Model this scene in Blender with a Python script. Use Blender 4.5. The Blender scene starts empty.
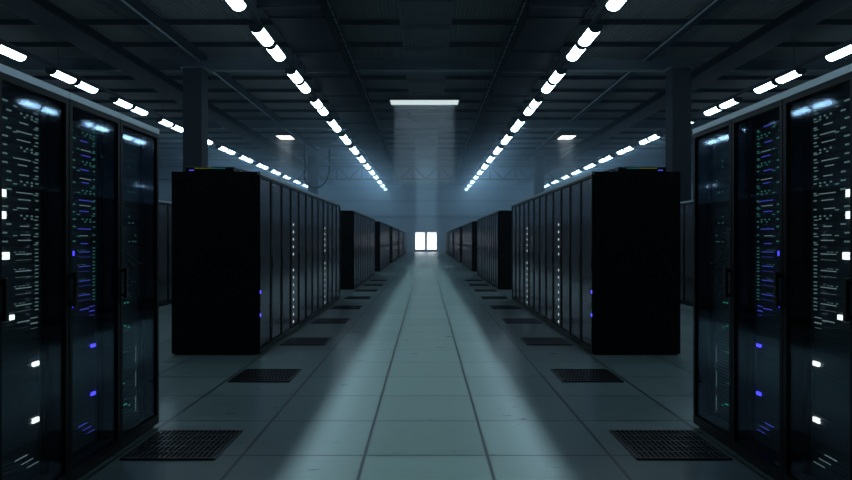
import bpy, bmesh, math, random
from mathutils import Vector
random.seed(7)
S = bpy.context.scene
C = S.collection
H_EYE = 1.38
END_Y = 75.0
FRONT = 1.99          # rack fronts stand this far from the aisle's centre line
DEPTH = 1.06
RACK_H = 2.2
RACK_W = 0.6

# ------------------------------------------------------------------ materials
def principled(name, col, rough=.5, metal=0., spec=.5, emit=None, estr=0.):
    m = bpy.data.materials.new(name); m.use_nodes = True
    b = m.node_tree.nodes['Principled BSDF']
    b.inputs['Base Color'].default_value = (*col, 1)
    b.inputs['Roughness'].default_value = rough
    b.inputs['Metallic'].default_value = metal
    b.inputs['Specular IOR Level'].default_value = spec
    if emit:
        b.inputs['Emission Color'].default_value = (*emit, 1)
        b.inputs['Emission Strength'].default_value = estr
    return m

def worn(name, col, rough=.5, metal=0., spec=.5, scale=3., amount=.25):
    """principled whose colour and roughness vary a little with a noise"""
    m = principled(name, col, rough, metal, spec)
    nt = m.node_tree; b = nt.nodes['Principled BSDF']
    tc = nt.nodes.new('ShaderNodeTexCoord'); n = nt.nodes.new('ShaderNodeTexNoise')
    n.inputs['Scale'].default_value = scale; n.inputs['Detail'].default_value = 5
    nt.links.new(tc.outputs['Object'], n.inputs['Vector'])
    r = nt.nodes.new('ShaderNodeMapRange')
    r.inputs['To Min'].default_value = max(.02, rough - amount * .5); r.inputs['To Max'].default_value = min(1, rough + amount * .5)
    nt.links.new(n.outputs['Fac'], r.inputs['Value']); nt.links.new(r.outputs['Result'], b.inputs['Roughness'])
    cr = nt.nodes.new('ShaderNodeMix'); cr.data_type = 'RGBA'
    cr.inputs['A'].default_value = (*[c * (1 - amount) for c in col], 1)
    cr.inputs['B'].default_value = (*[min(1, c * (1 + amount)) for c in col], 1)
    nt.links.new(n.outputs['Fac'], cr.inputs['Factor']); nt.links.new(cr.outputs['Result'], b.inputs['Base Color'])
    return m

def emitter(name, col, strength):
    m = bpy.data.materials.new(name); m.use_nodes = True
    nt = m.node_tree; nt.nodes.clear()
    o = nt.nodes.new('ShaderNodeOutputMaterial'); e = nt.nodes.new('ShaderNodeEmission')
    e.inputs['Color'].default_value = (*col, 1); e.inputs['Strength'].default_value = strength
    nt.links.new(e.outputs[0], o.inputs['Surface'])
    return m

def glass_mat(name, tint, f0=.06, rough=.02, refl=(.9, .95, 1)):
    """thin tinted pane: clear, with a Schlick reflection that is the same from both faces"""
    m = bpy.data.materials.new(name); m.use_nodes = True
    nt = m.node_tree; nt.nodes.clear(); L = nt.links.new
    o = nt.nodes.new('ShaderNodeOutputMaterial'); mx = nt.nodes.new('ShaderNodeMixShader')
    t = nt.nodes.new('ShaderNodeBsdfTransparent'); g = nt.nodes.new('ShaderNodeBsdfGlossy')
    lw = nt.nodes.new('ShaderNodeLayerWeight'); lw.inputs['Blend'].default_value = .5
    p = nt.nodes.new('ShaderNodeMath'); p.operation = 'POWER'; p.inputs[1].default_value = 5
    r = nt.nodes.new('ShaderNodeMapRange'); r.inputs['To Min'].default_value = f0; r.inputs['To Max'].default_value = 1
    L(lw.outputs['Facing'], p.inputs[0]); L(p.outputs[0], r.inputs['Value']); L(r.outputs['Result'], mx.inputs[0])
    t.inputs['Color'].default_value = (*tint, 1); g.inputs['Roughness'].default_value = rough
    g.inputs['Color'].default_value = (*refl, 1)
    L(t.outputs[0], mx.inputs[1]); L(g.outputs[0], mx.inputs[2]); L(mx.outputs[0], o.inputs['Surface'])
    return m

M = {}
M['rack'] = worn('black powder coat', (.004, .0043, .005), .55, 0, .15, 2, .2)
M['frame'] = principled('black door profile', (.005, .0055, .006), .4, 0, .15)
M['rim'] = principled('brushed rack rim', (.42, .48, .50), .34, .85, .5)
M['glass'] = glass_mat('smoked glass', (.80, .84, .86), .055, .04, (.46, .56, .70))
M['glass_mid'] = glass_mat('smoked door glass', (.62, .66, .7), .14, .16, (.9, .9, .95))
def mesh_door_mat():
    m = M['glass_mid']; nt = m.node_tree; o = [n for n in nt.nodes if n.type == 'OUTPUT_MATERIAL'][0]
    src = o.inputs['Surface'].links[0].from_socket
    d = nt.nodes.new('ShaderNodeBsdfDiffuse'); d.inputs['Color'].default_value = (.13, .13, .145, 1)
    mx = nt.nodes.new('ShaderNodeMixShader'); mx.inputs[0].default_value = .45
    nt.links.new(src, mx.inputs[1]); nt.links.new(d.outputs[0], mx.inputs[2]); nt.links.new(mx.outputs[0], o.inputs['Surface'])
mesh_door_mat()
M['handle'] = principled('black handle', (.01, .01, .01), .35)
M['server'] = worn('server face grey', (.10, .118, .122), .5, .1, .4, 9, .3)
M['server_dark'] = worn('server face black', (.06, .07, .074), .5, .1, .4, 9, .3)
M['cable'] = principled('grey cable', (.20, .22, .22), .5)
M['white_led'] = emitter('white power light', (.86, .96, 1), 1.9)
M['blue_led'] = emitter('blue power light', (.06, .05, 1.0), 2.4)
M['green_led'] = emitter('green power light', (.05, .55, .36), .45)
M['teal_led'] = emitter('teal status lights', (.30, .52, .52), .26)
M['teal_led2'] = emitter('green teal status lights', (.12, .52, .44), .2)
M['bar_led'] = emitter('pale line lights', (.42, .60, .62), .3)
M['blue_bar'] = emitter('blue line lights', (.07, .08, .62), .75)
M['col_led'] = emitter('pale column lights', (.72, .86, .92), .65)
M['yel_led'] = emitter('yellow port lights', (.50, .50, .06), .25)
M['cyan_led'] = emitter('cyan port lights', (.05, .45, .5), .3)
M['lamp'] = emitter('luminaire diffuser glow', (.56, .82, 1.0), 12.)
M['sky_panel'] = emitter('ceiling panel glow', (.80, .95, .97), .6)
M['warm_panel'] = emitter('small ceiling lamp glow', (1.0, .96, .88), 2.6)
M['door_glow'] = emitter('daylit door pane', (.88, .95, 1.0), 2.2)
M['dark_metal'] = worn('dark duct metal', (.0035, .004, .005), .75, 0, .05, 1.5, .25)
M['steel'] = worn('grey painted steel', (.018, .021, .026), .7, 0, .12, .8, .2)
M['beam'] = worn('pale painted beam', (.13, .15, .17), .6, 0, .3, .8, .2)
M['tray'] = worn('galvanised tray', (.30, .33, .36), .45, .5, .5, 2, .2)
M['housing'] = principled('luminaire housing', (.02, .022, .025), .5)
M['vent'] = principled('vent grille metal', (.05, .055, .06), .32, .7, .5)
M['vent_pit'] = principled('vent pit', (.006, .007, .008), .8)
M['doorframe'] = principled('door frame', (.16, .18, .2), .5)

def floor_mat():
    m = principled('raised floor tiles', (.2, .24, .25), .35, 0, .75)
    nt = m.node_tree; b = nt.nodes['Principled BSDF']; L = nt.links.new
    tc = nt.nodes.new('ShaderNodeTexCoord')
    sep = nt.nodes.new('ShaderNodeSeparateXYZ'); L(tc.outputs['Object'], sep.inputs[0])
    T = .785
    def math_(op, a, b_=None):
        n = nt.nodes.new('ShaderNodeMath'); n.operation = op
        for i, v in enumerate((a, b_)):
            if v is None: continue
            if isinstance(v, (int, float)): n.inputs[i].default_value = v
            else: L(v, n.inputs[i])
        return n.outputs[0]
    def cell(v, off):
        s = math_('DIVIDE', math_('ADD', v, off), T)
        fl = math_('FLOOR', s); fr = math_('FRACT', s)
        return fl, math_('MULTIPLY', math_('MINIMUM', fr, math_('SUBTRACT', 1., fr)), T)
    fx, ex = cell(sep.outputs[0], T * 40.5); fy, ey = cell(sep.outputs[1], T * 20 - 4.10 + T * 10)
    edge = math_('MINIMUM', ex, ey)
    joint = nt.nodes.new('ShaderNodeMapRange'); joint.inputs['From Min'].default_value = .005; joint.inputs['From Max'].default_value = .016
    L(edge, joint.inputs['Value'])                      # 0 in the joint, 1 on the tile
    cmb = nt.nodes.new('ShaderNodeCombineXYZ'); L(fx, cmb.inputs[0]); L(fy, cmb.inputs[1])
    wn = nt.nodes.new('ShaderNodeTexWhiteNoise'); L(cmb.outputs[0], wn.inputs['Vector'])
    n1 = nt.nodes.new('ShaderNodeTexNoise'); n1.inputs['Scale'].default_value = 2.2; n1.inputs['Detail'].default_value = 7
    n1.inputs['Roughness'].default_value = .65
    mp = nt.nodes.new('ShaderNodeMapping'); mp.inputs['Scale'].default_value = (1., 4., 1.)
    L(tc.outputs['Object'], mp.inputs[0]); L(mp.outputs[0], n1.inputs['Vector'])
    v = math_('ADD', math_('MULTIPLY', wn.outputs['Value'], .22), math_('MULTIPLY', n1.outputs['Fac'], .62))
    ramp = nt.nodes.new('ShaderNodeMix'); ramp.data_type = 'RGBA'
    ramp.inputs['A'].default_value = (.085, .122, .120, 1); ramp.inputs['B'].default_value = (.230, .315, .305, 1)
    L(v, ramp.inputs['Factor'])
    jm = nt.nodes.new('ShaderNodeMix'); jm.data_type = 'RGBA'
    jm.inputs['A'].default_value = (.018, .024, .026, 1); L(joint.outputs['Result'], jm.inputs['Factor'])
    L(ramp.outputs['Result'], jm.inputs['B']); L(jm.outputs['Result'], b.inputs['Base Color'])
    rr = nt.nodes.new('ShaderNodeMapRange'); rr.inputs['To Min'].default_value = .20; rr.inputs['To Max'].default_value = .42
    L(n1.outputs['Fac'], rr.inputs['Value']); L(rr.outputs['Result'], b.inputs['Roughness'])
    n2 = nt.nodes.new('ShaderNodeTexNoise'); n2.inputs['Scale'].default_value = 16; n2.inputs['Detail'].default_value = 3
    L(tc.outputs['Object'], n2.inputs['Vector'])
    hgt = math_('ADD', math_('MULTIPLY', n2.outputs['Fac'], .5), math_('MULTIPLY', joint.outputs['Result'], .12))
    bp = nt.nodes.new('ShaderNodeBump'); bp.inputs['Strength'].default_value = .35; bp.inputs['Distance'].default_value = .004
    L(hgt, bp.inputs['Height']); L(bp.outputs[0], b.inputs['Normal'])
    return m
M['floor'] = floor_mat()

def wall_mat(name, ca, cb, pitch):
    """painted cladding with vertical seams"""
    m = principled(name, ca, .7, 0, .3); nt = m.node_tree; b = nt.nodes['Principled BSDF']; L = nt.links.new
    tc = nt.nodes.new('ShaderNodeTexCoord')
    w = nt.nodes.new('ShaderNodeTexWave'); w.wave_type = 'BANDS'; w.bands_direction = 'X'
    w.inputs['Scale'].default_value = 1 / pitch; L(tc.outputs['Object'], w.inputs['Vector'])
    n = nt.nodes.new('ShaderNodeTexNoise'); n.inputs['Scale'].default_value = .5; L(tc.outputs['Object'], n.inputs['Vector'])
    mx = nt.nodes.new('ShaderNodeMix'); mx.data_type = 'RGBA'
    mx.inputs['A'].default_value = (*ca, 1); mx.inputs['B'].default_value = (*cb, 1)
    L(n.outputs['Fac'], mx.inputs['Factor']); L(mx.outputs['Result'], b.inputs['Base Color'])
    bp = nt.nodes.new('ShaderNodeBump'); bp.inputs['Strength'].default_value = .4; bp.inputs['Distance'].default_value = .02
    L(w.outputs['Fac'], bp.inputs['Height']); L(bp.outputs[0], b.inputs['Normal'])
    return m
M['wall'] = wall_mat('blue grey wall cladding', (.40, .46, .52), (.52, .60, .67), .8)
M['ceil'] = worn('dark corrugated deck', (.19, .18, .17), .8, 0, .1, .4, .3)

# ------------------------------------------------------------------ mesh tools
def add_box(bm, x0, x1, y0, y1, z0, z1):
    v = [bm.verts.new((x, y, z)) for x in (x0, x1) for y in (y0, y1) for z in (z0, z1)]
    for f in ((0, 1, 3, 2), (4, 6, 7, 5), (0, 4, 5, 1), (2, 3, 7, 6), (0, 2, 6, 4), (1, 5, 7, 3)):
        bm.faces.new([v[i] for i in f])

def add_bar(bm, p, q, r, n=8):
    """round bar from p to q"""
    add_tube(bm, [p, q], r, n)

def add_tube(bm, pts, r, n=8):
    pts = [Vector(p) for p in pts]; rings = []
    for i, p in enumerate(pts):
        d = (pts[min(i + 1, len(pts) - 1)] - pts[max(i - 1, 0)]).normalized()
        a = d.cross(Vector((0, 0, 1)))
        if a.length < 1e-3: a = d.cross(Vector((1, 0, 0)))
        a.normalize(); b = d.cross(a)
        rings.append([bm.verts.new(p + r * (math.cos(2 * math.pi * k / n) * a + math.sin(2 * math.pi * k / n) * b)) for k in range(n)])
    for r0, r1 in zip(rings, rings[1:]):
        for k in range(n): bm.faces.new((r0[k], r0[(k + 1) % n], r1[(k + 1) % n], r1[k]))
    bm.faces.new(rings[0][::-1]); bm.faces.new(rings[-1])

def mesh_of(name, bm, mat, bevel=0):
    if bevel:
        bmesh.ops.bevel(bm, geom=list(bm.edges), offset=bevel, segments=1, affect='EDGES', clamp_overlap=True)
    bmesh.ops.recalc_face_normals(bm, faces=list(bm.faces))
    me = bpy.data.meshes.new(name); bm.to_mesh(me); bm.free()
    me.materials.append(mat)
    return me

def obj(name, bm, mat, parent=None, bevel=0, label=None):
    o = bpy.data.objects.new(name, mesh_of(name, bm, mat, bevel)); C.objects.link(o)
    if parent: o.parent = parent
    if label: o['label'] = label
    return o

def tag(o, label, cat, group=None):
    o['label'] = label; o['category'] = cat
    if group: o['group'] = group
    return o

def thing(name, loc, label, cat, group=None, rz=0):
    o = bpy.data.objects.new(name, None); C.objects.link(o); o.location = loc; o.rotation_euler.z = rz
    o.empty_display_size = .2
    return tag(o, label, cat, group)

def struct(name, bm, mat, parent=None):
    o = obj(name, bm, mat, parent)
    if not parent: o['kind'] = 'structure'
    return o

KIDS = {}
def copy_thing(root, loc, label, group=None):
    r = root.copy(); C.objects.link(r); r.location = loc; r['label'] = label
    if group: r['group'] = group
    for ch in root.children:
        c = ch.copy(); C.objects.link(c); c.parent = r
        for g in ch.children:
            d = g.copy(); C.objects.link(d); d.parent = c
    return r

ORD = ['first', 'second', 'third', 'fourth', 'fifth', 'sixth', 'seventh', 'eighth', 'ninth', 'tenth', 'eleventh', 'twelfth',
       'thirteenth', 'fourteenth', 'fifteenth', 'sixteenth', 'seventeenth', 'eighteenth', 'nineteenth', 'twentieth',
       'twenty-first', 'twenty-second', 'twenty-third', 'twenty-fourth', 'twenty-fifth', 'twenty-sixth', 'twenty-seventh',
       'twenty-eighth', 'twenty-ninth', 'thirtieth', 'thirty-first', 'thirty-second', 'thirty-third', 'thirty-fourth']
SIDE = {-1: 'left', 1: 'right'}

# ------------------------------------------------------------------ the setting
bm = bmesh.new(); add_box(bm, -30, 30, -6, END_Y, -.2, 0); struct('floor', bm, M['floor'])

CEIL = 8.75
bm = bmesh.new()                                    # corrugated deck, ribs along the hall
pitch = .13; x = -30.; prof = []
while x < 30:
    prof += [(x, CEIL), (x + pitch * .42, CEIL), (x + pitch * .5, CEIL + .05), (x + pitch * .92, CEIL + .05)]
    x += pitch
va = [bm.verts.new((p[0], -6, p[1])) for p in prof]; vb = [bm.verts.new((p[0], END_Y, p[1])) for p in prof]
for i in range(len(prof) - 1): bm.faces.new((va[i], va[i + 1], vb[i + 1], vb[i]))
struct('ceiling', bm, M['ceil'])
for s in (-1, 1):
    bm = bmesh.new(); add_box(bm, s * 30, s * 30.2, -6, END_Y, 0, CEIL); struct('wall_' + SIDE[s], bm, M['wall'])
bm = bmesh.new()                                    # end wall with the door opening
add_box(bm, -30, -1.36, END_Y, END_Y + .2, 0, CEIL); add_box(bm, 1.36, 30, END_Y, END_Y + .2, 0, CEIL)
add_box(bm, -1.36, 1.36, END_Y, END_Y + .2, 2.42, CEIL)
struct('wall_back', bm, M['wall'])
for i, (z0, z1, d) in enumerate(((3.95, 4.25, .25), (5.85, 6.08, .2), (7.35, 7.5, .15))):
    bm = bmesh.new(); add_box(bm, -30, 30, END_Y - d, END_Y - .001, z0, z1); struct('trim_%d' % (i + 1), bm, M['steel'])
tn = 4
y = 9.15
while y < END_Y - 1:                                # roof purlins
    bm = bmesh.new(); add_box(bm, -29.9, 29.9, y - .05, y + .05, CEIL - .16, CEIL - .005)
    struct('trim_%d' % tn, bm, M['dark_metal']); tn += 1; y += 2.45
for k, s in enumerate((-1, 1)):                     # the lit double door
    bm = bmesh.new(); x0, x1 = sorted((s * .02, s * 1.34))
    for a in ((x0, x0 + .10, 0, 2.4), (x1 - .10, x1, 0, 2.4), (x0 + .1, x1 - .1, 0, .26), (x0 + .1, x1 - .1, 2.28, 2.4)):
        add_box(bm, a[0], a[1], END_Y + .03, END_Y + .09, a[2], a[3])
    d = struct('door_%d' % (k + 1), bm, M['doorframe'])
    bm = bmesh.new(); add_box(bm, x0 + .1, x1 - .1, END_Y + .05, END_Y + .07, .26, 2.28); obj('door_pane', bm, M['door_glow'], d)
    bm = bmesh.new(); add_bar(bm, (s * .07, END_Y - .03, .9), (s * .07, END_Y - .03, 1.25), .015)
    add_bar(bm, (s * .07, END_Y - .03, .93), (s * .07, END_Y + .04, .93), .01); add_bar(bm, (s * .07, END_Y - .03, 1.22), (s * .07, END_Y + .04, 1.22), .01)
    obj('door_handle', bm, M['handle'], d)

# ------------------------------------------------------------------ racks
def cabinet_bm(s, solid):
    """local frame: x = 0 at the rack's front, +x*s goes into the rack; y centred"""
    bm = bmesh.new(); w = RACK_W / 2 - .002
    def bx(a, b, y0, y1, z0, z1):
        x0, x1 = sorted((s * a, s * b)); add_box(bm, x0, x1, y0, y1, z0, z1)
    if solid:
        bx(.035, DEPTH, -w, w, .016, RACK_H)
    else:
        bx(.035, DEPTH, -w, -w + .02, .016, RACK_H); bx(.035, DEPTH, w - .02, w, .016, RACK_H)
        bx(DEPTH - .02, DEPTH, -w + .02, w - .02, .016, RACK_H)
        bx(.035, DEPTH - .02, -w + .02, w - .02, RACK_H - .04, RACK_H); bx(.035, DEPTH - .02, -w + .02, w - .02, .016, .09)
        for yy in (-w + .02, w - .055): bx(.10, .13, yy, yy + .035, .09, RACK_H - .04)
    bx(.06, DEPTH - .03, -w + .01, w - .01, 0, .016)
    return bm

def door_bm(s):
    bm = bmesh.new(); w = RACK_W / 2 - .004; f = .030
    def bx(y0, y1, z0, z1):
        x0, x1 = sorted((0, s * .034)); add_box(bm, x0, x1, y0, y1, z0, z1)
    bx(-w, -w + f, .02, RACK_H - .035); bx(w - f, w, .02, RACK_H - .035)
    bx(-w + f, w - f, .02, .055 + f); bx(-w + f, w - f, RACK_H - .035 - f, RACK_H - .035)
    return bm

def rim_bm(s):
    bm = bmesh.new(); x0, x1 = sorted((s * -.004, s * .034))
    add_box(bm, x0, x1, -RACK_W / 2 + .002, RACK_W / 2 - .002, RACK_H - .033, RACK_H + .004)
    return bm

def handle_bm(s, flush=False):
    bm = bmesh.new(); yy = -RACK_W / 2 + .021
    if flush:
        x0, x1 = sorted((s * -.007, s * .002)); add_box(bm, x0, x1, yy - .009, yy + .009, 1.03, 1.17); return bm
    x0, x1 = sorted((s * -.035, s * -.016)); add_box(bm, x0, x1, yy - .011, yy + .011, 1.0, 1.2)
    for z in (1.01, 1.17):
        a, b = sorted((s * -.02, s * .002)); add_box(bm, a, b, yy - .009, yy + .009, z, z + .02)
    return bm

U = .0445
LAYOUT = [4] * 5 + [2] * 4 + [1] * 17               # units from the bottom, 45 U in all
PLANE = .13
EY0, EY1 = -.24, .24                                # ends of a server's face along y

def face_box(bm, s, y, z, wy, hz, d=.003):
    a, b = sorted((s * (PLANE - d), s * (PLANE + .001)))
    add_box(bm, a, b, y - wy / 2, y + wy / 2, z - hz / 2, z + hz / 2)

def server_bm(s, z0, u):
    bm = bmesh.new(); a, b = sorted((s * PLANE, s * (PLANE + .7)))
    h = u * U - .002
    add_box(bm, a, b, EY0, EY1, z0, z0 + h)
    a, b = sorted((s * (PLANE - .008), s * PLANE))  # raised bezel rails and ears
    add_box(bm, a, b, EY0, EY0 + .014, z0, z0 + h); add_box(bm, a, b, EY1 - .014, EY1, z0, z0 + h)
    if u > 1:
        n = 2 * u
        for k in range(1, n):
            a2, b2 = sorted((s * (PLANE - .004), s * PLANE)); zz = z0 + h * k / n
            add_box(bm, a2, b2, EY0 + .02, EY1 - .02, zz - .003, zz + .003)
    return bm

LEDM = {}
def led(name, parent, s, y, z, wy, hz, mat, d=.003, label=None):
    if mat not in LEDM:
        bm = bmesh.new(); add_box(bm, -.5, .5, -.5, .5, -.5, .5); LEDM[mat] = mesh_of(mat, bm, M[mat])
    o = bpy.data.objects.new(name, LEDM[mat]); C.objects.link(o); o.parent = parent
    o.location = (s * (PLANE - d / 2), y, z); o.scale = (d, wy, hz)
    if label: o['label'] = label
    return o

def make_rack(s, kind, name='server_rack'):
    """kind: white / blue / green / column / plain / far"""
    R = thing(name, (0, 0, 0), '', 'server rack')
    far = kind == 'far'; near = kind in ('white', 'blue', 'green')
    obj('cabinet', cabinet_bm(s, far), M['rack'], R)
    d = obj('door', door_bm(s), M['frame'], R)
    bm = bmesh.new(); w = RACK_W / 2 - .034; a, b = sorted((s * .012, s * .018))
    add_box(bm, a, b, -w, w, .097, RACK_H - .077)
    obj('glass_pane', bm, M['glass'] if near else M['glass_mid'], d)
    obj('handle', handle_bm(s, not near), M['handle'], d)
    obj('top_trim', rim_bm(s), M['rim'], R, label='grey metal edging along the top of the rack front')
    if far: return R
    rnd = random.Random({'white': 3, 'blue': 5, 'green': 8, 'column': 2, 'plain': 4, 'twin': 6}[kind])
    if kind == 'column':
        for k in range(13):
            zz = .15 + .111 * k + (.13 if k > 7 else 0)
            o = led('indicator_light', d, s, -.115, zz, .042, .034, 'col_led', .004); o.location.x = s * .009
    if kind == 'twin':
        for zz in (.755, .478):
            o = led('power_light', d, s, -.282, zz, .034, .036, 'blue_led', .004, 'small blue light at the door edge'); o.location.x = s * -.002
    if kind in ('plain', 'column', 'twin'):
        z = .1
        for u in (8, 8, 8, 8, 13):
            sv = obj('server', server_bm(s, z, u), M['server'], R)
            z += u * U
        return R
    big = {.405: .195, .71: .195, .985: -.015, 1.30: -.05, 1.505: -.075, 1.615: -.075}    # height -> y of the large lights
    if kind == 'green': big = {}
    bigm = {'white': 'white_led', 'blue': 'blue_led', 'green': 'green_led'}[kind]
    z = .1
    for i, u in enumerate(LAYOUT):
        top = z + u * U
        sv = obj('server', server_bm(s, z, u), M['server' if u > 1 or i % 3 else 'server_dark'], R)
        zc = z + u * U / 2
        stat = 'teal_led' if kind == 'white' else 'teal_led2'
        line = 'bar_led' if kind == 'white' else 'blue_bar'
        def dot(y, zz, wy, hz, mat=None): led('status_light', sv, s, y, zz, wy, hz, mat or stat)
        def bar(y, zz, wy, hz, mat=None): led('line_light', sv, s, y, zz, wy, hz, mat or line)
        for h, yy in big.items():
            if z <= h < top:
                w_, h_ = (.050, .024) if h < 1.2 else (.040, .036)
                if kind == 'blue': w_, h_ = w_ * .9, h_ * .8
                led('power_light', sv, s, yy, h, w_, h_, bigm, .012, 'large %s light' % kind)
        if kind == 'green':
            if u == 4:
                for _ in range(6): dot(rnd.uniform(-.04, .10), rnd.uniform(zc, zc + .07), .022, .007, 'green_led')
                if i < 3: led('marker_light', sv, s, .20, zc, .010, .11, 'teal_led')
            elif u == 2:
                for _ in range(5):                  # loose patch leads
                    y0 = rnd.uniform(-.2, .1); y1 = y0 + rnd.uniform(.06, .2); za, zb = rnd.uniform(z, top), rnd.uniform(z, top)
                    P = []
                    for t in range(7):
                        t /= 6; P.append((s * (PLANE - .01 - .04 * math.sin(math.pi * t)), y0 + (y1 - y0) * t, za + (zb - za) * t - .03 * math.sin(math.pi * t)))
                    bm = bmesh.new(); add_tube(bm, P, .004, 5); obj('patch_cable', bm, M['cable'], sv)
            elif rnd.random() < .65:
                for yy in (.1, .16, .2):
                    if rnd.random() < .6: dot(yy, zc, .018, .007)
        elif u == 1:
            dot(.215, zc + rnd.uniform(-.006, .006), .024, .007)
            if rnd.random() < .7: dot(.205, zc - .014, .034, .005)
            dot(rnd.choice((-.02, -.05)), zc + .004, rnd.uniform(.02, .045), .008)
            if rnd.random() < .55: dot(-.13, zc, rnd.uniform(.03, .08), .007)
            if i % 4 == 0:
                for yy in (.08, .13, .17): dot(yy, zc + .006, .014, .008)
                for yy in (.11, .17): dot(yy, zc - .009, .014, .008)
            else: bar(rnd.uniform(.09, .12), zc + rnd.uniform(-.012, .012), rnd.uniform(.07, .15), .0045, None if kind == 'white' or i % 2 else 'bar_led')
            if i % 3 == 1: dot(.03, zc - .01, .03, .005)
        elif u == 2:
            for k in range(4): dot(.212, z + .012 + k * .02, .026, .006)
            for yy in (.03, .07, .10): dot(yy, zc + .018, .016, .008)
            for zz in (z + .02, z + .048): bar(.10, zz, .13, .0055)
        elif i == 4:
            for zz in (zc + .06, zc + .03, zc): bar(.19, zz, .06, .006)
            for zz in (zc + .05, zc + .02): bar(.10, zz, .1, .005)
        elif i == 0:
            for k in range(3): bar(.08 + .05 * k, zc + .05 - .035 * k, .10, .004)
        z = top
    return R

PROTO = {}
def rack_at(s, kind, front_x, yc, label, group):
    key = (s, kind)
    loc = (s * front_x, yc, 0)
    if key not in PROTO:
        r = make_rack(s, kind); r.location = loc; r['label'] = label; r['group'] = group
        PROTO[key] = r
        return r
    return copy_thing(PROTO[key], loc, label, group)

LOOK = {'twin': 'server rack with two blue dots', 'white': 'server rack with white lights', 'blue': 'server rack with blue lights', 'green': 'server rack with green lights',
        'column': 'server rack with white light column', 'plain': 'dark glass-doored server rack', 'far': 'small distant dark server rack'}
BLOCKS = ['foreground', 'middle', 'next', 'fourth', 'fifth', 'sixth', 'seventh']
for s in (-1, 1):
    sd = SIDE[s]
    # foreground row, counted from its far corner
    kinds = ['green', 'blue', 'white', 'plain', 'plain']
    for k, kind in enumerate(kinds):
        yc = 4.77 - RACK_W * (k + .5)
        rack_at(s, kind, FRONT, yc, '%s, %s from far end of the %s foreground row' % (LOOK[kind], ORD[k], sd), 'foreground racks on the ' + sd)
    for b in range(1, 7):
        y0 = 7.67 + 10.1 * (b - 1)
        for k in range(12):
            if b == 1: kind = {0: 'twin', 3: 'column', 8: 'column'}.get(k, 'plain')
            elif b == 2: kind = 'plain'
            else: kind = 'far'
            where = ('%s middle block' % sd) if b == 1 else ('%s block on the %s' % (ORD[b], sd))
            rack_at(s, kind, FRONT, y0 + RACK_W * (k + .5), '%s, %s from near end of %s' % (LOOK[kind], ORD[k], where),
                    'racks of the %s block on the %s' % (ORD[b], sd))
    # the outer row behind the gap
    for k in range(5):
        kind = 'plain'
        rack_at(s, kind, 5.5, 14.87 - RACK_W * (k + .5), '%s, %s from far end of outer %s row' % (LOOK[kind], ORD[k], sd),
                'outer racks on the ' + sd)

# network switches lying on the first middle rack of each side
for s in (-1, 1):
    x0, x1 = sorted((s * 2.36, s * 2.95)); cx = s * 2.655
    t = thing('network_switch', (cx, 7.98, RACK_H + .005), 'flat black network switch on top of the nearest %s middle rack' % SIDE[s], 'network switch', 'switches on the racks')
    bm = bmesh.new(); add_box(bm, -.295, .295, -.13, .13, .008, .072); obj('casing', bm, M['frame'], t, .004)
    for fx in (-.25, .25):
        for fy in (-.1, .1):
            bm = bmesh.new(); add_bar(bm, (fx, fy, 0), (fx, fy, .008), .014); obj('foot', bm, M['handle'], t)
    for k in range(12):
        xx = s * (.17 - .032 * k); bm = bmesh.new(); add_box(bm, xx - .007, xx + .007, -.134, -.13, .050, .059)
        obj('port_light', bm, M['yel_led' if k < 7 else 'cyan_led'], t)
    bm = bmesh.new(); add_box(bm, min(s * .19, s * .25), max(s * .19, s * .25), -.134, -.13, .024, .036); obj('power_light', bm, M['blue_bar'], t)
    for k in range(8):
        xx = s * (-.27 + .02 * k); bm = bmesh.new(); add_box(bm, xx - .006, xx + .006, -.133, -.13, .02, .034); obj('port', bm, M['handle'], t)
    P = [(s * 2.345, 7.95, RACK_H + .03), (s * 2.31, 7.94, RACK_H + .055), (s * 2.25, 7.94, RACK_H + .035), (s * 2.19, 7.96, RACK_H + .018), (s * 2.10, 8.0, RACK_H + .018), (s * 2.04, 8.1, RACK_H + .018)]
    bm = bmesh.new(); add_tube(bm, P, .012, 8)
    tag(obj('network_cable', bm, M['cable']), 'grey cable beside the switch on the nearest %s middle rack' % SIDE[s], 'cable', 'cables on the racks')

# ------------------------------------------------------------------ floor vents
def make_vent():
    t = thing('floor_vent', (0, 0, 0), '', 'floor vent')
    w = .30
    bm = bmesh.new()
    for a in ((-w, w, -w, -w + .02), (-w, w, w - .02, w), (-w, -w + .02, -w + .02, w - .02), (w - .02, w, -w + .02, w - .02)):
        add_box(bm, *a, .0, .012)
    obj('frame', bm, M['vent'], t)
    bm = bmesh.new(); add_box(bm, -w + .02, w - .02, -w + .02, w - .02, .0, .002); obj('pit', bm, M['vent_pit'], t)
    bm = bmesh.new()
    n = 17
    for k in range(n):
        x = -w + .02 + (2 * w - .04) * (k + .5) / n
        add_box(bm, x - .0055, x + .0055, -w + .02, w - .02, .003, .011)
    for k in (1, 2, 3, 4):
        yy = -w + .02 + (2 * w - .04) * k / 5; add_box(bm, -w + .02, w - .02, yy - .009, yy + .009, .004, .0105)
    obj('grille', bm, M['vent'], t)
    return t
vp = None
for s in (-1, 1):
    for k in range(9):
        y = 4.31 + 2.19 * k
        lab = 'dark slotted floor vent, %s from the near end on the %s aisle side' % (ORD[k], SIDE[s])
        loc = (s * 1.62, y, 0); g = 'floor vents along the ' + SIDE[s] + ' racks'
        if vp is None: vp = make_vent(); vp.location = loc; vp['label'] = lab; vp['group'] = g
        else: copy_thing(vp, loc, lab, g)

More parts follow.
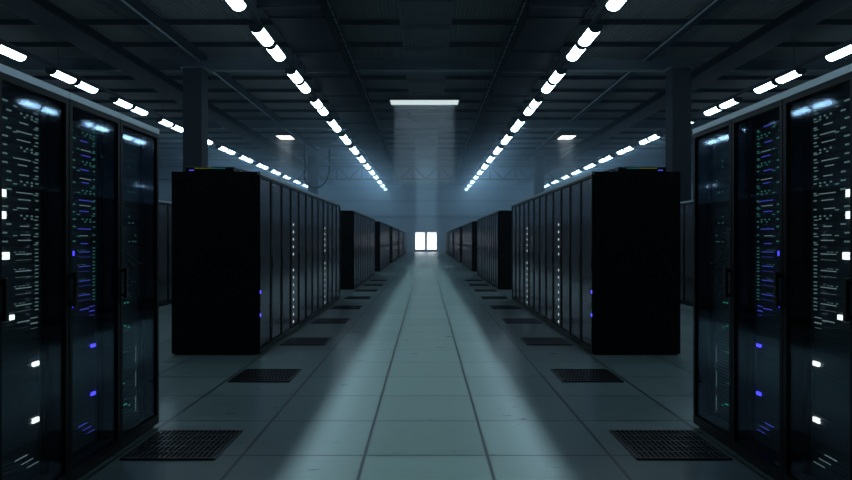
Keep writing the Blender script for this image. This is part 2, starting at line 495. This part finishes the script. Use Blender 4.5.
# ------------------------------------------------------------------ luminaires
LZ = 7.22
def make_lamp():
    t = thing('tube_luminaire', (0, 0, 0), '', 'ceiling light')
    L = 1.22 / 2; r = .185; n = 14
    bm = bmesh.new()                                # half-round glowing diffuser
    ra = [[bm.verts.new((r * math.cos(math.pi + math.pi * k / n), yy, .0 + .15 * math.sin(math.pi + math.pi * k / n))) for k in range(n + 1)] for yy in (-L, L)]
    for k in range(n): bm.faces.new((ra[0][k], ra[0][k + 1], ra[1][k + 1], ra[1][k]))
    o = obj('diffuser', bm, M['lamp'], t)
    for yy in (-L, L):                              # end caps
        bm = bmesh.new(); a = []
        for d in (0, math.copysign(.04, yy)):
            a.append([bm.verts.new((1.03 * r * math.cos(math.pi + math.pi * k / n), yy + d, .155 * math.sin(math.pi + math.pi * k / n) + .002)) for k in range(n + 1)])
        for k in range(n): bm.faces.new((a[0][k], a[0][k + 1], a[1][k + 1], a[1][k]))
        bm.faces.new(a[0]); bm.faces.new(a[1][::-1]); bm.faces.new((a[0][0], a[1][0], a[1][-1], a[0][-1]))
        obj('end_cap', bm, M['housing'], t)
    bm = bmesh.new(); add_box(bm, -r - .01, r + .01, -L - .03, L + .03, .003, .075); obj('housing', bm, M['housing'], t)
    for yy in (-.45, .45):
        bm = bmesh.new(); add_bar(bm, (0, yy, .07), (0, yy, .16), .018); obj('hanger', bm, M['housing'], t)
    return t
lp = None
rows = [(-4.66, 'inner left', -3), (4.66, 'inner right', -3), (-12.9, 'outer left', -3), (12.9, 'outer right', -3), (-26.4, 'far side left', 11), (26.4, 'far side right', 11)]
for x, nm, k0 in rows:
    i = 0
    for k in range(k0, 13):
        for dy in (0, 1.55):
            y = 18.2 + 4.45 * k + dy
            if y > END_Y - .9: continue
            lab = 'white glowing tube light, %s from near end of the %s row' % (ORD[i], nm)
            i += 1
            loc = (x, y, LZ)
            if lp is None: lp = t = make_lamp(); lp.location = loc; lp['label'] = lab; lp['group'] = 'ceiling lights of the ' + nm + ' row'
            else: t = copy_thing(lp, loc, lab, 'ceiling lights of the ' + nm + ' row')
    y0 = 18.2 + 4.45 * k0 - 1.2
    t = thing('lighting_track', (x, 0, 0), 'long dark track carrying the %s row of tube lights' % nm, 'lighting track', 'lighting tracks')
    bm = bmesh.new(); add_box(bm, -.06, .06, y0, END_Y - .3, LZ + .16, LZ + .24); obj('rail', bm, M['housing'], t)
    yy = y0 + 1
    while yy < END_Y - 1:
        bm = bmesh.new(); add_bar(bm, (0, yy, LZ + .24), (0, yy, CEIL + .02), .012, 6); obj('drop_rod', bm, M['housing'], t); yy += 8.9

# ------------------------------------------------------------------ ducts, trays, beams, columns
for s in (-1, 1):
    sd = SIDE[s]
    t = thing('ventilation_duct', (s * 3.56, 0, 0), 'wide dark ventilation duct beside the inner %s row of lights' % sd, 'duct', 'ventilation ducts')
    bm = bmesh.new(); add_box(bm, -.76, .76, 6, 72, 7.5, 8.15)
    yy = 8.
    while yy < 72: add_box(bm, -.79, .79, yy - .03, yy + .03, 7.47, 8.18); yy += 3.2
    obj('duct_body', bm, M['dark_metal'], t)
    yy = 10.2
    while yy < 72:
        bm = bmesh.new(); add_box(bm, -.84, .84, yy - .04, yy + .04, 7.40, 7.46)
        for xx in (-.815, .815): add_bar(bm, (xx, yy, 7.43), (xx, yy, CEIL + .02), .012, 6)
        obj('hanger', bm, M['steel'], t, label='grey support bar under the duct'); yy += 6.4
    t = thing('cable_tray', (s * 2.58, 0, 0), 'thin grey cable tray along the inner edge of the %s duct' % sd, 'cable tray', 'cable trays')
    bm = bmesh.new(); add_box(bm, -.10, -.085, 8, 72, 7.55, 7.63); add_box(bm, .085, .10, 8, 72, 7.55, 7.63)
    yy = 8.2
    while yy < 72: add_box(bm, -.085, .085, yy - .015, yy + .015, 7.56, 7.58); yy += .6
    obj('tray_frame', bm, M['dark_metal'], t)
    bm = bmesh.new(); add_tube(bm, [(.02, 8, 7.60), (.02, 72, 7.60)], .022); obj('cable', bm, M['cable'], t)
    bm = bmesh.new(); add_tube(bm, [(-.04, 8, 7.60), (-.04, 72, 7.60)], .018); obj('cable', bm, M['dark_metal'], t)
    yy = 11.
    while yy < 72:
        bm = bmesh.new(); add_bar(bm, (0, yy, 7.56), (0, yy, CEIL + .02), .01, 6); obj('drop_rod', bm, M['housing'], t); yy += 6.4
    # side bay: pale conduit over the columns and a dark girder further out
    t = thing('longitudinal_beam', (s * 8.75, 0, 0), 'grey ceiling beam running lengthwise over the %s columns' % sd, 'beam', 'pale lengthwise beams')
    bm = bmesh.new(); add_box(bm, -.16, .16, 8, END_Y - .2, 8.48, 8.52); add_box(bm, -.02, .02, 8, END_Y - .2, 8.52, 8.58); add_box(bm, -.16, .16, 8, END_Y - .2, 8.545, 8.585)
    obj('girder', bm, M['steel'], t)
    bm = bmesh.new(); add_tube(bm, [(-.2, 8, 8.44), (-.2, END_Y - .3, 8.44)], .035); obj('conduit', bm, M['tray'], t)
    bm = bmesh.new(); add_box(bm, -.5, .5, 8, END_Y - .2, 7.75, 7.80); add_box(bm, -.08, .08, 8, END_Y - .2, 7.8, 8.05); add_box(bm, -.5, .5, 8, END_Y - .2, 8.0, 8.045)
    o = obj('longitudinal_girder', bm, M['dark_metal']); o.location = (s * 11.0, 0, 0)
    tag(o, 'broad black girder running lengthwise beyond the %s columns' % sd, 'girder', 'dark lengthwise girders')

for i, y in enumerate((25.3, 38.3, 51.3, 68.)):
    bm = bmesh.new()
    add_box(bm, -29.9, 29.9, y - .17, y + .17, 8.06, 8.10); add_box(bm, -29.9, 29.9, y - .03, y + .03, 8.10, 8.50); add_box(bm, -29.9, 29.9, y - .17, y + .17, 8.50, 8.54)
    tag(obj('cross_beam', bm, M['beam']), 'grey steel cross beam under the roof, %s from the near end' % ORD[i], 'beam', 'steel cross beams')

# truss in front of the far end
t = thing('roof_truss', (0, 60, 0), 'dark lattice roof truss spanning the hall before the end wall', 'truss')
bm = bmesh.new(); add_box(bm, -29.9, 29.9, -.09, .09, 8.18, 8.42); obj('top_chord', bm, M['steel'], t)
bm = bmesh.new(); add_box(bm, -29.9, 29.9, -.09, .09, 6.98, 7.18); obj('bottom_chord', bm, M['steel'], t)
xx = -12.
while xx < 12:
    bm = bmesh.new(); add_bar(bm, (xx, 0, 7.1), (xx + 1.2, 0, 8.3), .07); add_bar(bm, (xx + 2.4, 0, 7.1), (xx + 1.2, 0, 8.3), .07); add_bar(bm, (xx + 1.2, 0, 7.1), (xx + 1.2, 0, 8.3), .06)
    obj('lattice_brace', bm, M['steel'], t); xx += 2.4

for s in (-1, 1):
    for i, y in enumerate((25.0, 51.0)):
        x = s * (9.0 if s < 0 else 9.85 if i == 0 else 9.0)
        t = thing('column', (x, y, 0), 'tall grey steel column %s %s' % ('rising behind the', ('%s middle racks' % SIDE[s]) if i == 0 else ('far %s row of lights' % SIDE[s])), 'column', 'hall columns')
        bm = bmesh.new(); w = .36
        add_box(bm, -w, w, -w, -w + .04, .04, 8.02); add_box(bm, -w, w, w - .04, w, .04, 8.02); add_box(bm, -w, -w + .04, -w + .04, w - .04, .04, 8.02); add_box(bm, w - .04, w, -w + .04, w - .04, .04, 8.02)
        obj('shaft', bm, M['steel'], t)
        bm = bmesh.new(); add_box(bm, -.5, .5, -.5, .5, 0, .04); obj('base_plate', bm, M['steel'], t)
        bm = bmesh.new(); add_box(bm, -.5, .5, -.4, .4, 8.02, 8.06); obj('cap_plate', bm, M['beam'], t)

# drooping hose beside the far left column
P = []
for k in range(25):
    a = k / 24
    ang = math.pi * 1.15 * a
    P.append((-6.95 - .9 * (1 - math.cos(ang)) , 46, 6.0 - 1.15 * math.sin(ang) + .5 * (1 - a)))
P = [(-6.95, 46, 7.9), (-6.95, 46, 7.2)] + P + [(-8.75, 46, 7.4), (-8.78, 46, 8.46)]
bm = bmesh.new(); add_tube(bm, P, .06, 8)
tag(obj('hanging_hose', bm, M['dark_metal']), 'dark hose drooping in a loop from the roof above the left racks', 'hose')

# ceiling panels with their downward beams
def haze_mat(name, dens):
    m = bpy.data.materials.new(name); m.use_nodes = True; nt = m.node_tree; nt.nodes.clear()
    o = nt.nodes.new('ShaderNodeOutputMaterial'); v = nt.nodes.new('ShaderNodeVolumeScatter')
    v.inputs['Color'].default_value = (.72, .86, 1., 1); v.inputs['Density'].default_value = dens; v.inputs['Anisotropy'].default_value = .2
    nt.links.new(v.outputs[0], o.inputs['Volume'])
    return m
def panel(name, x, y, w, l, z, mat, label, power, spread, col, depth, dens, grp=None):
    t = thing(name, (x, y, z), label, 'ceiling light', grp)
    bm = bmesh.new(); add_box(bm, -w / 2, w / 2, -l / 2, l / 2, -.004, .002); obj('diffuser', bm, mat, t)
    bm = bmesh.new()
    for a in ((-w / 2 - .06, w / 2 + .06, -l / 2 - .06, -l / 2), (-w / 2 - .06, w / 2 + .06, l / 2, l / 2 + .06), (-w / 2 - .06, -w / 2, -l / 2, l / 2), (w / 2, w / 2 + .06, -l / 2, l / 2)):
        add_box(bm, *a, -.015, .08)
    add_box(bm, -w / 2, w / 2, -l / 2, l / 2, .003, .08)
    obj('frame', bm, M['housing'], t)
    ld = bpy.data.lights.new(name + '_beam', 'AREA'); ld.shape = 'RECTANGLE'; ld.size = w * .86; ld.size_y = l * .9
    ld.energy = power; ld.color = col; ld.spread = math.radians(spread)
    bm = bmesh.new(); add_box(bm, -w * .455, w * .455, -l / 2, l / 2, depth, -.016)
    obj('hazy_light_shaft', bm, haze_mat('lit haze under ' + name, dens), t, label='faint pale shaft of lit haze')
    lo = bpy.data.objects.new('beam_light', ld); C.objects.link(lo); lo.location = (0, 0, -.03); lo.parent = t
    return t
panel('ceiling_panel', -.08, 33.1, 3.5, 1.2, 8.5, M['sky_panel'], 'broad pale ceiling light panel over the centre of the aisle', 12, 8, (.72, .88, 1), -4.2, .12)
for s in (-1, 1):
    panel('ceiling_lamp', s * 9.5 + (.25 if s > 0 else -.25), 44.4, 1.0, 1.6, 8.5, M['warm_panel'], 'small warm white ceiling lamp over the %s bay' % SIDE[s], 2, 10, (.85, .93, 1), -3.2, .10, 'small ceiling lamps')

# louvred lights added over the aisle to brighten its floor strip: dark from the side, throwing their light straight down
bl = bpy.data.lights.new('added_aisle_beam', 'AREA'); bl.shape = 'RECTANGLE'; bl.size = 1.62; bl.size_y = 2.45
bl.energy = 5.2; bl.color = (.70, .95, 1.0); bl.spread = math.radians(2.6)
def make_added_light():
    t = thing('added_louvred_light', (0, 0, 0), '', 'ceiling light')
    bm = bmesh.new()
    for a in ((-.84, .84, -1.14, -1.11), (-.84, .84, 1.11, 1.14), (-.84, -.81, -1.11, 1.11), (.81, .84, -1.11, 1.11)): add_box(bm, *a, 0, .13)
    add_box(bm, -.81, .81, -1.11, 1.11, .11, .13)
    obj('frame', bm, M['ceil'], t)
    bm = bmesh.new()
    for k in range(13): xx = -.78 + .13 * k; add_box(bm, xx - .012, xx + .012, -1.11, 1.11, .01, .109)
    obj('louvre', bm, M['ceil'], t)
    o = bpy.data.objects.new('beam_light', bl); C.objects.link(o); o.parent = t; o.location = (0, 0, -.01)
    return t
q = None; y = 1.8 + 1.225; i = 0
while y < 62:
    if abs(y - 33.1) > 1.9:
        lab = 'added dark louvred light over the aisle, %s from the near end' % ORD[i]; i += 1
        loc = (0, y, 8.455)
        if q is None: q = make_added_light(); q.location = loc; q['label'] = lab; q['group'] = 'added lights over the aisle'
        else: copy_thing(q, loc, lab, 'added lights over the aisle')
    y += 2.45

# ------------------------------------------------------------------ haze, camera, output
w = bpy.data.worlds.new('hall air'); S.world = w; w.use_nodes = True
nt = w.node_tree; nt.nodes['Background'].inputs['Strength'].default_value = 0
vs = nt.nodes.new('ShaderNodeVolumeScatter')
vs.inputs['Color'].default_value = (.56, .79, 1.0, 1); vs.inputs['Anisotropy'].default_value = .25
ge = nt.nodes.new('ShaderNodeNewGeometry'); sp = nt.nodes.new('ShaderNodeSeparateXYZ')
nt.links.new(ge.outputs['Position'], sp.inputs[0])
dm = nt.nodes.new('ShaderNodeMapRange'); dm.interpolation_type = 'SMOOTHSTEP'
dm.inputs['From Min'].default_value = 25; dm.inputs['From Max'].default_value = 66
dm.inputs['To Min'].default_value = .0007; dm.inputs['To Max'].default_value = .036
zm = nt.nodes.new('ShaderNodeMapRange'); zm.interpolation_type = 'SMOOTHSTEP'
zm.inputs['From Min'].default_value = .8; zm.inputs['From Max'].default_value = 5.0
zm.inputs['To Min'].default_value = .5; zm.inputs['To Max'].default_value = 1.9
mu = nt.nodes.new('ShaderNodeMath'); mu.operation = 'MULTIPLY'
nt.links.new(sp.outputs['Z'], zm.inputs['Value']); nt.links.new(zm.outputs['Result'], mu.inputs[1])
nt.links.new(sp.outputs['Y'], dm.inputs['Value']); nt.links.new(dm.outputs['Result'], mu.inputs[0])
nt.links.new(mu.outputs[0], vs.inputs['Density'])
va_ = nt.nodes.new('ShaderNodeVolumeAbsorption'); va_.inputs['Color'].default_value = (.56, .79, 1.0, 1)
nt.links.new(mu.outputs[0], va_.inputs['Density'])
ad = nt.nodes.new('ShaderNodeAddShader'); nt.links.new(vs.outputs[0], ad.inputs[0]); nt.links.new(va_.outputs[0], ad.inputs[1])
nt.links.new(ad.outputs[0], nt.nodes['World Output'].inputs['Volume'])
w.cycles.volume_step_size = 16

cd = bpy.data.cameras.new('camera'); co = bpy.data.objects.new('camera', cd); C.objects.link(co)
co.location = (0, 0, H_EYE); co.rotation_euler = (math.pi / 2, 0, 0)
cd.sensor_width = 36; cd.lens = 36 * 640 / 852; cd.clip_end = 200
S.camera = co
S.view_settings.view_transform = 'Standard'; S.view_settings.look = 'None'
S.view_settings.gamma = 1; S.view_settings.use_curve_mapping = False
S.view_settings.exposure = 0.45
cy = S.cycles
cy.max_bounces = 6; cy.diffuse_bounces = 3; cy.glossy_bounces = 3; cy.transparent_max_bounces = 10; cy.volume_bounces = 0
cy.use_adaptive_sampling = True; cy.adaptive_threshold = .02; cy.sample_clamp_indirect = 4; cy.use_denoising = True
